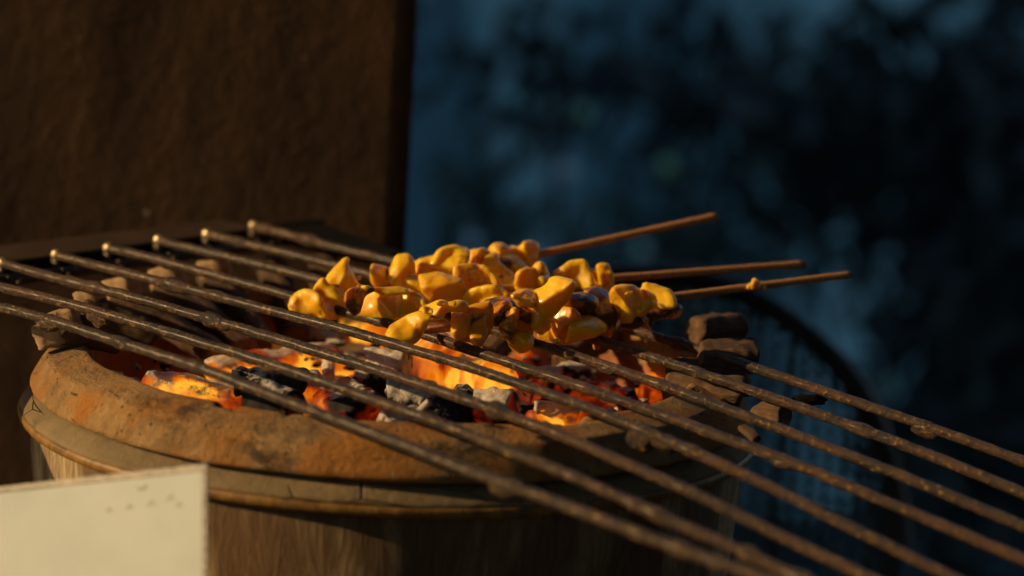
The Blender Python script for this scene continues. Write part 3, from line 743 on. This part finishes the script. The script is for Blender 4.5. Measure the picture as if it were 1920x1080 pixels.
# --- middle skewer
chunk('B', 1, [(980,760),(1000,650),(1080,580),(1180,560),(1300,570),(1450,580),(1400,650),(1290,700),(1240,800),(1190,950),(1130,990),(1060,880),(1000,830)], -.005, .75, .45, label='charred brown squid end')
chunk('B', 2, [(-100,1000),(-20,880),(60,800),(190,750),(400,770),(640,780),(720,860),(660,960),(640,1080),(640,1180),(400,1240),(200,1210),(0,1170),(-90,1120)], -.004, .1)
chunk('B', 2, [(-80,690),(40,680),(160,720),(400,715),(560,720),(720,750),(760,800),(600,810),(400,820),(240,790),(160,750),(0,750)], -.005, fat=.8)
chunk('B', 2, [(610,1180),(630,1030),(660,920),(750,820),(830,790),(900,880),(1000,1010),(1060,1060),(960,1180),(860,1260),(700,1270)], -.006, .08)
chunk('B', 2, [(760,740),(880,790),(1080,950),(1220,980),(1200,1070),(1060,1090),(940,990),(820,860)], -.012)
chunk('B', 5, [(50,240),(100,130),(180,60),(280,30),(420,-10),(600,-30),(680,30),(710,110),(680,220),(600,280),(440,300),(360,370),(260,450),(120,450),(-20,400),(-60,270)], -.012, rough=1.4)
chunk('B', 6, [(370,220),(430,150),(510,110),(560,170),(580,260),(620,330),(700,370),(680,460),(600,520),(540,530),(470,480),(430,380)], .001, .15)
chunk('B', 6, [(440,380),(540,350),(650,380),(640,470),(580,540),(500,530),(450,460)], -.005)
chunk('B', 6, [(720,290),(850,240),(960,150),(1060,95),(1200,80),(1260,160),(1300,290),(1360,420),(1350,470),(1300,550),(1180,570),(1060,510),(1010,440),(880,390),(800,350)], -.001, rough=.6)
chunk('B', 6, [(1440,190),(1520,140),(1610,165),(1650,260),(1690,360),(1700,450),(1690,570),(1560,560),(1490,460),(1460,330)], -.001, .1, label='curled upright squid tube')
chunk('B', 6, [(1280,230),(1440,235),(1490,330),(1520,470),(1400,480),(1330,380)], .002, .85, .35)
chunk('B', 6, [(1000,430),(1100,500),(1200,550),(1300,520),(1480,470),(1620,440),(1700,540),(1680,720),(1500,720),(1300,680),(1220,620),(1080,580)], -.003, .25)
chunk('B', 6, [(1000,600),(1060,550),(1200,570),(1250,640),(1180,740),(1030,690)], -.009, .9, 1.0, label='blackened glossy squid tip')
chunk('B', 6, [(250,400),(450,460),(650,480),(700,640),(400,760),(100,700),(50,520)], .004, .8, .1)
chunk('C', 5, [(420,250),(700,180),(860,260),(900,420),(820,640),(560,620),(430,440)], -.002, .95, .4)
chunk('B', 5, [(0,60),(300,200),(700,150),(850,230),(820,400),(500,500),(100,480),(-150,350),(-200,150)], .004, .85, .2)
# --- front skewer
chunk('C', 4, [(240,700),(300,580),(420,510),(560,420),(700,345),(800,350),(900,390),(960,460),(880,560),(800,640),(740,760),(700,810),(560,810),(400,760)], -.004, rough=.6, label='smooth slanting squid tube nearest the camera')
chunk('C', 4, [(790,340),(840,240),(960,200),(1060,150),(1160,120),(1240,170),(1380,130),(1500,160),(1570,250),(1500,300),(1380,300),(1300,300),(1200,310),(1190,410),(1060,430),(960,380),(880,370)], -.006, rough=2.0, fat=.8, char=.15)
chunk('C', 4, [(1350,330),(1420,290),(1520,330),(1600,460),(1640,600),(1690,780),(1660,830),(1400,760),(1330,650),(1330,480)], -.006, .6)
chunk('C', 5, [(90,400),(350,300),(520,260),(560,480),(520,700),(400,920),(340,970),(250,900),(190,700),(150,560)], -.006, .95, .15)
chunk('C', 5, [(840,400),(920,360),(975,420),(965,560),(955,700),(910,800),(860,890),(800,820),(730,670),(750,590),(810,480)], -.009, .5, .3, 4.0, label='tentacle lined with suckers')
chunk('C', 5, [(690,180),(840,190),(960,260),(1040,370),(1160,430),(1220,560),(1230,760),(1100,780),(950,740),(940,480),(860,300)], -.003, .9, .3)
chunk('C', 5, [(830,870),(900,790),(1000,740),(1120,750),(1220,810),(1255,900),(1200,1000),(1100,1068),(1000,1055),(900,970)], -.012, .1, label='round squid knob hanging lowest')
chunk('C', 5, [(910,130),(1000,95),(1060,45),(1140,45),(1280,130),(1310,220),(1240,290),(1100,300),(1010,260),(980,190),(910,175)], -.008, rough=1.6)
chunk('C', 6, [(370,650),(440,580),(540,550),(620,490),(660,410),(740,380),(860,410),(1000,440),(1040,520),(1000,620),(900,740),(800,850),(720,960),(640,1000),(560,980),(480,900),(420,800)], -.013, rough=.7, label='big twisted squid block, the brightest of the pile')
chunk('C', 5, [(1010,280),(1250,260),(1400,380),(1560,480),(1510,630),(1400,750),(1320,750),(1240,610),(1210,450),(1060,370)], -.006, .55)
chunk('C', 7, [(250,280),(400,180),(640,180),(780,320),(720,420),(660,560),(640,700),(540,760),(420,710),(340,570),(250,430)], -.003, .85)
chunk('C', 7, [(560,680),(680,400),(760,330),(900,305),(1020,335),(1130,420),(1210,480),(1190,525),(1040,630),(960,640),(800,690),(640,740)], -.009, .12, rough=.7)
chunk('C', 6, [(880,740),(1040,650),(1220,650),(1420,740),(1440,1000),(1300,1060),(1100,1020),(960,920),(850,860)], .000, .95, .35)
chunk('C', 6, [(1220,620),(1480,560),(1640,680),(1720,850),(1760,1000),(1720,1200),(1620,1330),(1440,1300),(1380,1100),(1380,800)], .000, 1.0, .45)
chunk('C', 8, [(235,480),(290,380),(400,330),(600,355),(700,460),(770,550),(700,640),(680,720),(600,800),(560,920),(440,980),(350,820),(250,600)], -.005, .06, rough=.8)
chunk('C', 8, [(700,460),(790,400),(795,320),(840,295),(940,315),(1040,365),(1200,405),(1270,500),(1290,650),(1100,680),(960,660),(820,600),(740,550)], -.003, .08, rough=.8)
chunk('C', 8, [(660,720),(720,630),(800,590),(900,640),(830,740),(760,840),(700,810)], -.007, .2)
chunk('C', 8, [(760,800),(860,680),(1000,640),(1260,620),(1330,670),(1390,700),(1370,760),(1290,860),(1140,840),(1010,890),(960,1000),(800,920)], .000, 1.0, .45, 1.6)
chunk('C', 8, [(710,830),(820,850),(905,1060),(840,1070),(750,970)], -.002, .8, .1)
chunk('C', 8, [(360,800),(560,760),(720,800),(780,960),(600,1040),(400,1020)], .000, 1.0, .4)
chunk('C', 7, [(80,600),(200,540),(260,510),(320,560),(390,690),(260,700),(140,655)], .004, fat=.6)
# torn shreds and small tags between the big pieces
for s_, z, po, dy, am in [('C', 4, [(820,250),(900,215),(960,240),(1010,300),(1000,350),(940,330),(880,330)], -.010, .1), ('C', 4, [(1040,160),(1120,110),(1200,130),(1230,200),(1160,210),(1090,210)], -.011, .0),
        ('C', 4, [(1250,150),(1370,125),(1400,180),(1360,230),(1290,220)], -.011, .05), ('C', 4, [(900,340),(960,330),(1060,380),(1180,400),(1160,440),(1040,430),(960,400)], -.011, .3),
        ('B', 3, [(1110,1020),(1200,1000),(1260,960),(1300,1000),(1220,1050)], -.012, .1), ('A', 2, [(1460,430),(1500,420),(1560,500),(1590,590),(1550,590),(1500,520)], -.010, .0),
        ('B', 6, [(1380,560),(1500,520),(1640,540),(1660,600),(1540,640),(1400,640)], -.008, .2), ('B', 5, [(620,-20),(700,0),(730,100),(700,180),(650,120)], -.013, .3),
        ('C', 8, [(440,450),(560,410),(620,430),(560,480),(470,490)], -.009, .0), ('B', 1, [(1200,505),(1330,500),(1440,540),(1430,570),(1300,560),(1190,540)], -.008, .0), ('A', 1, [(1150,380),(1190,335),(1240,350),(1220,395),(1170,400)], .0, .3),
        ('C', 7, [(1000,730),(1060,710),(1110,770),(1100,860),(1040,870),(1010,810)], .0, .9)]:
    chunk(s_, z, po, dy, am, .1, 1.5, label='small torn shred of squid', name='squid_shred', step=1.0)
MERGE = [(2, 1, 0), (3, 4, 5), (7, 6, 8), (13, 10, 11, 12), (20, 21), (22, 23), (25, 26), (27, 30), (35, 36), (42, 44), (49, 50, 51)]
used = {i for g in MERGE for i in g}
for g in MERGE: piece([JOBS[i] for i in g])
for i, jb in enumerate(JOBS):
    if i not in used: piece([jb])
# food crumb stuck on the front skewer's stick
t, P0 = SK['C']
for i, (x, y, r_) in enumerate([(1414, 533, 10), (1424, 535, 7), (1404, 537, 6), (1433, 540, 4)]):
    c = aty(x, y, .036); sc = (c - CAM).dot(FW) / F_PX
    bm = bmesh.new(); bmesh.ops.create_icosphere(bm, subdivisions=3, radius=r_ * sc)
    for v in bm.verts: v.co = v.co * (1 + .5 * mn.noise(v.co * 500 + c * 40)) + c - P0
    q = obj('crumb', bm, M_SQUID, t); q['amber'] = .35; q['char'] = 0.0
# scraps fallen on and under the rods
for i, (x, y, k, am, lb) in enumerate([(1108, 662, 0, .2, 'small orange food scrap stuck on the sixth rod below the front skewer'), (1576, 764, 1, 1, 'charred black scrap hanging under the rearmost rod at the right')]):
    bm = bmesh.new(); bmesh.ops.create_icosphere(bm, subdivisions=3, radius=1)
    if k == 0: c = DX * .072 + DN * .0206 + Vector((0, 0, rodz(5, .072) + .003)); S3 = (.0018, .0018, .0011)
    else: c = DX * .158 + DN * .0845 + Vector((0, 0, rodz(7, .158) - .0065)); S3 = (.0075, .003, .0026)
    for v in bm.verts:
        q = v.co * (1 + .45 * mn.noise(v.co * 1.7 + Vector((i * 9, 1, 2)))); v.co = Vector((q.x * S3[0], q.y * S3[1], q.z * S3[2]))
    o = obj('food_scrap', bm, M_SQUID if k == 0 else M_BLACK); o.location = c; o['amber'] = am; o['char'] = 0.0
    tag(o, lb, 'food scrap')

# ---------------------------------------------------------------- card in a clear sleeve
TL, TR = aty(0, 912, -.168), aty(390, 869, -.212)
cx_ = (TR - TL).normalized()
cy_ = (TR - aty(391, 1080, -.222)).normalized(); cn = cx_.cross(cy_).normalized()   # up direction and facing of the card
if cn.y > 0: cn = -cn
W_, H_ = .225, .31
card = thing('sign_card', 'white paper card in a clear plastic sleeve in front of the brazier, lower left', 'sign', TR - cx_ * W_ / 2 - cy_ * H_)
O = card.location
def cardbox(bm, x0, x1, y0, y1, d0, d1):
    vv = [bm.verts.new(TR - O - cx_ * x + (-cy_) * y + cn * d) for d in (d0, d1) for (x, y) in ((x0, y0), (x1, y0), (x1, y1), (x0, y1))]
    for f in ((0, 1, 2, 3), (7, 6, 5, 4), (0, 4, 5, 1), (1, 5, 6, 2), (2, 6, 7, 3), (3, 7, 4, 0)): bm.faces.new([vv[i] for i in f])
    bmesh.ops.recalc_face_normals(bm, faces=bm.faces[:])
n = N('white_paper'); v = n.tc(); f = n.noise(v, 25, 4); 
M_PAPER = n.done(n.bsdf(col=n.ramp(f, [(.3, (.50, .53, .50)), (.62, (.57, .60, .57)), (.75, (.44, .44, .38))]), rough=.8, spec=.2, normal=n.bump(n.noise(v, 12, 3), .002)))
n = N('clear_plastic'); v = n.tc()
tr = n.new('ShaderNodeBsdfTransparent'); gl = n.new('ShaderNodeBsdfGlossy'); gl.inputs['Roughness'].default_value = .25; df = n.new('ShaderNodeBsdfDiffuse'); df.inputs[0].default_value = (.62, .55, .45, 1)
tr.inputs[0].default_value = (.93, .92, .88, 1)
m1 = n.new('ShaderNodeMixShader'); m2 = n.new('ShaderNodeMixShader')
n.put(m1.inputs[0], n.ramp(n.noise(n.map(v, (1, 1, 3)), 160, 5, .7), [(.35, .25), (.65, .8)])); n.t.links.new(tr.outputs[0], m1.inputs[1]); n.t.links.new(df.outputs[0], m1.inputs[2])
m2.inputs[0].default_value = .07; n.t.links.new(m1.outputs[0], m2.inputs[1]); n.t.links.new(gl.outputs[0], m2.inputs[2])
M_PLASTIC = n.done(m2.outputs[0])
M_INK = simple('grey_ink', (.36, .33, .27), .8)
bm = bmesh.new(); cardbox(bm, .0022, W_ - .003, .0026, H_, .0002, .0008); obj('paper', bm, M_PAPER, card, False)
bm = bmesh.new(); cardbox(bm, 0, W_, 0, .0024, -.0004, .0010); cardbox(bm, 0, .0020, .0025, H_, -.0004, .0010); bevel(bm, .0002, 1); obj('sleeve_border', bm, M_PLASTIC, card, False)
def stroke(pts, wd_):
    bm = bmesh.new(); P_ = [TR - O - cx_ * a - cy_ * b + cn * .00105 for a, b in pts]
    tube(bm, P_, lambda i, a_: wd_, 6)
    for v in bm.verts: # flatten onto the paper
        dist = (v.co - (TR - O)).dot(cn) - .00095; v.co -= cn * dist * .9
    return obj('ink_mark', bm, M_INK, card, False)
pxm = 1 / 5300.25 * 1.0
def cp(x, y):                       # photograph pixel to card coordinates
    d = ray(x, y); l = (TR - CAM).dot(cn) / d.dot(cn); P_ = CAM + d * l - TR; return (-P_.dot(cx_), -P_.dot(cy_))
stroke([cp(262, 901), cp(265, 905), cp(270, 906), cp(276, 903), cp(278, 898)], .00035)
for x, y, s_ in ((211, 938, 5), (249, 936, 6), (290, 933, 7), (326, 926, 7), (343, 941, 5)):
    stroke([cp(x - s_, y + s_ * .9), cp(x, y - s_ * .7), cp(x + s_, y + s_ * .8)], .00022)

# ---------------------------------------------------------------- woven basket behind on the right
bc = aty(1205, 985, .52); BR = 492 * (bc - CAM).dot(FW) / F_PX
bk = thing('woven_basket', 'round dark woven basket leaning on its side in the blurred background', 'basket', bc - Vector((0, 0, BR)))
BO = bk.location
bn = Vector((-.12, -1, .20)).normalized(); bx = Vector((1, -.12, 0)); bx = (bx - bn * bx.dot(bn)).normalized(); by = bn.cross(bx) * -1
if by.z < 0: by = -by
M_RIM = simple('dark_basket_rim', (.008, .011, .014), .5, 0, 40, spec=.6)
M_WEAVE = simple('grey_green_weave', (.030, .055, .056), .6, 0, 60, spec=.4)
def bp(u, v):                       # point on the shallow bowl
    r2 = (u * u + v * v) / (BR * BR); return bc - BO + bx * u + by * v - bn * (.07 * max(0, 1 - r2))
bm = bmesh.new(); pts = [bc - BO + (bx * math.cos(a) + by * math.sin(a)) * (BR - .004) for a in (2 * math.pi * i / 120 for i in range(121))]
tube(bm, pts, lambda i, a_: .0052 + .0012 * math.cos(i * .5), 12, False); obj('rim', bm, M_RIM, bk)
bm = bmesh.new(); pts = [bc - BO - bn * .010 + (bx * math.cos(a) + by * math.sin(a)) * (BR - .010) for a in (2 * math.pi * i / 120 for i in range(121))]
tube(bm, pts, lambda i, a_: .0040, 10, False); obj('inner_hoop', bm, M_RIM, bk)
step = .0092; m = int(BR / step)
for i in range(-m, m + 1):
    u = i * step; hv = math.sqrt(max(0, (BR - .006) ** 2 - u * u))
    if hv < .02: continue
    bm = bmesh.new(); pts = [bp(u + .0012 * math.sin(v * 40 + i), v) + bn * .0016 * (1 if (int((v + 1) / .0085) + i) % 2 else -1) for v in np.linspace(-hv, hv, 46)]
    r0 = R.uniform(.0019, .0026)
    tube(bm, pts, lambda j, a_, r0=r0: r0 * (1 if abs(math.sin(a_)) < .8 else .7), 8); obj('rib', bm, M_WEAVE, bk)
step = .0085; m = int(BR / step)
for i in range(-m, m + 1):
    v = i * step; hu = math.sqrt(max(0, (BR - .006) ** 2 - v * v))
    if hu < .02: continue
    bm = bmesh.new(); pts = [bp(u, v) - bn * .0014 * (1 if (int((u + 1) / .0125) + i) % 2 else -1) for u in np.linspace(-hu, hu, 40)]
    tube(bm, pts, lambda j, a_: .0013, 6); obj('weave_strand', bm, M_WEAVE if i % 3 else M_RIM, bk)

# ---------------------------------------------------------------- far background: blue tarpaulin, dark leaves, dark cloth
T0p = aty(700, 540, 3.75); T0p.z = 0; td = Vector((.90, .43, 0)).normalized(); tn = Vector((td.y, -td.x, 0))
bm = bmesh.new(); nx, nz = 220, 30
for i in range(nx + 1):
    for j in range(nz + 1):
        s = -1.0 + 5.0 * i / nx; z = -1.15 + 1.55 * j / nz
        f = .05 * math.sin(s * 9 + mn.noise(Vector((s, z * .5, 0))) * 3) + .03 * mn.noise(Vector((s * 4, z * 1.5, 3)))
        p = T0p + td * s + tn * f + Vector((0, 0, z)); bm.verts.new(p)
bm.verts.ensure_lookup_table()
for i in range(nx):
    for j in range(nz):
        a = i * (nz + 1) + j; bm.faces.new((bm.verts[a], bm.verts[a + nz + 1], bm.verts[a + nz + 2], bm.verts[a + 1]))
o = obj('tarpaulin', bm, M_TARP); tag(recentre(o, (T0p.x, T0p.y, -1.15)), 'large blue tarpaulin hanging far behind, out of focus', 'tarpaulin')

def plant(px, py, Y, W, H, n, label, mat=M_LEAF, leaf=.035, seed=1, stems=5):
    rr = random.Random(seed); c = aty(px, py, Y)
    base = Vector((c.x, c.y, -1.15))
    t = thing('leafy_plant', label, 'plant', base, 'dark leafy plants in front of the tarpaulin')
    bm = bmesh.new(); cl = []
    for i in range(stems):
        tip = c + Vector((rr.uniform(-W, W) * .4, rr.uniform(-.1, .1), rr.uniform(-.2, .4) * H)) - base
        pts = [Vector((rr.uniform(-.03, .03) * (1 - u), 0, 0)).lerp(tip, u) + Vector((.03 * math.sin(u * 3 + i), 0, 0)) for u in np.linspace(0, 1, 10)]
        tube(bm, pts, lambda j, a_: .009 * (1 - j / 13), 6); cl += pts[6:]
    obj('stem', bm, M_BARK, t)
    bm = bmesh.new()
    for i in range(n):
        a = rr.choice(cl); p = (c - base) * .6 + a * .4
        p = p + Vector((rr.gauss(0, W * .33), rr.gauss(0, .07), rr.gauss(0, H * .33)))
        q = Quaternion((rr.random(), rr.uniform(-1, 1), rr.uniform(-1, 1), rr.uniform(-1, 1))).normalized()
        l = leaf * rr.uniform(.6, 1.3); w2 = l * .28
        P_ = [Vector((-l, 0, 0)), Vector((-l * .3, w2, .004)), Vector((l * .4, w2 * .8, .004)), Vector((l, 0, -.006)), Vector((l * .4, -w2 * .8, .004)), Vector((-l * .3, -w2, .004))]
        bm.faces.new([bm.verts.new(p + q @ k) for k in P_])
    obj('foliage', bm, mat, t, smooth=False)
plant(935, 400, 3.2, .085, .085, 60, 'dark leafy clump in front of the blue tarpaulin, above the meat', seed=1, leaf=.04)
plant(865, 290, 3.2, .12, .08, 24, 'sparse dark leafy clump near the wall edge', seed=2, leaf=.04)
plant(1170, 370, 3.2, .16, .12, 26, 'loose leafy clump in the middle of the blue background', seed=3, leaf=.04)
plant(1330, 330, 3.3, .24, .22, 55, 'leafy clump right of the middle of the background', seed=4, leaf=.04)
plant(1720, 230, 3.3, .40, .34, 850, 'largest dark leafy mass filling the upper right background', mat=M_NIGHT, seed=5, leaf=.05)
plant(1450, 430, 3.3, .26, .12, 34, 'thin leafy clump above the ends of the sticks', seed=6, leaf=.04)
plant(1200, 490, 3.3, .34, .09, 90, 'greenish leafy clump between the upper two sticks', mat=M_PALE, seed=7, leaf=.04)
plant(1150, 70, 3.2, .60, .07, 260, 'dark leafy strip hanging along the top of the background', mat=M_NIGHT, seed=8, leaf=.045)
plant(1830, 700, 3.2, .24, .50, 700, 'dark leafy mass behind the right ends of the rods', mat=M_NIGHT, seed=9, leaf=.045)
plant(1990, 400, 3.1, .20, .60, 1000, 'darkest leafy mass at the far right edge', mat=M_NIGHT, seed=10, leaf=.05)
# added pale balls that stand for background glints: soft discs in the blur
for i, (x, y, Yb, rr_, c, lb) in enumerate([(1060, 320, 2.3, .014, (.075, .10, .12), 'pale grey round fruit glinting in the background left of centre'), (1247, 312, 2.3, .013, (.035, .075, .04), 'greenish round fruit glinting in the background'),
                                 (880, 455, 2.3, .014, (.06, .10, .12), 'pale round fruit low beside the wall edge'), (1090, 212, 2.3, .013, (.03, .07, .05), 'dark green round fruit near the top of the background'),
                                 (950, 180, 2.3, .015, (.03, .08, .09), 'teal round fruit at the top left of the blue area'), (1200, 470, 2.3, .013, (.05, .09, .085), 'dull round fruit above the upper stick'),
                                 (1660, 720, 2.3, .013, (.02, .045, .04), 'dark green round fruit behind the right rods')]):
    bm = bmesh.new(); bmesh.ops.create_icosphere(bm, subdivisions=3, radius=rr_)
    for v in bm.verts: v.co = v.co * (1 + .1 * mn.noise(v.co * 60)) ; 
    o = obj('highlight', bm, simple('highlight_tone', tuple(min(.7, q * 5) for q in c), .35, 0, 30)); o.location = aty(x, y, 2.85); tag(o, lb, 'highlight', 'round balls added for the background glints')
# dark cloths hanging upper right and far right
def cloth(x0, y0, x1, y1, Y, ztop, label, seed):
    a, b = aty(x0, y0, Y), aty(x1, y1, Y)
    bm = bmesh.new(); nx = 60; vs1 = []
    for i in range(nx + 1):
        u = i / nx; p = a.lerp(b, u); fo = .03 * math.sin(u * 23 + seed) + .02 * mn.noise(Vector((u * 5, seed, 0)))
        col = []
        for j in range(13):
            w_ = j / 12; col.append(bm.verts.new((p.x, p.y + fo * (.4 + .6 * (1 - w_)), p.z + (ztop - p.z) * w_ + .03 * mn.noise(Vector((u * 4, seed, 7))) * (1 - w_))))
        vs1.append(col)
    for A_, B_ in zip(vs1, vs1[1:]):
        for j in range(12): bm.faces.new((A_[j], B_[j], B_[j + 1], A_[j + 1]))
    o = obj('hanging_cloth', bm, M_DARKCLOTH); c = (a + b) / 2; tag(recentre(o, (c.x, c.y, c.z)), label, 'cloth')
cloth(600, -160, 2400, -120, 2.95, .62, 'dark cloth hanging above the top of the background', 3)
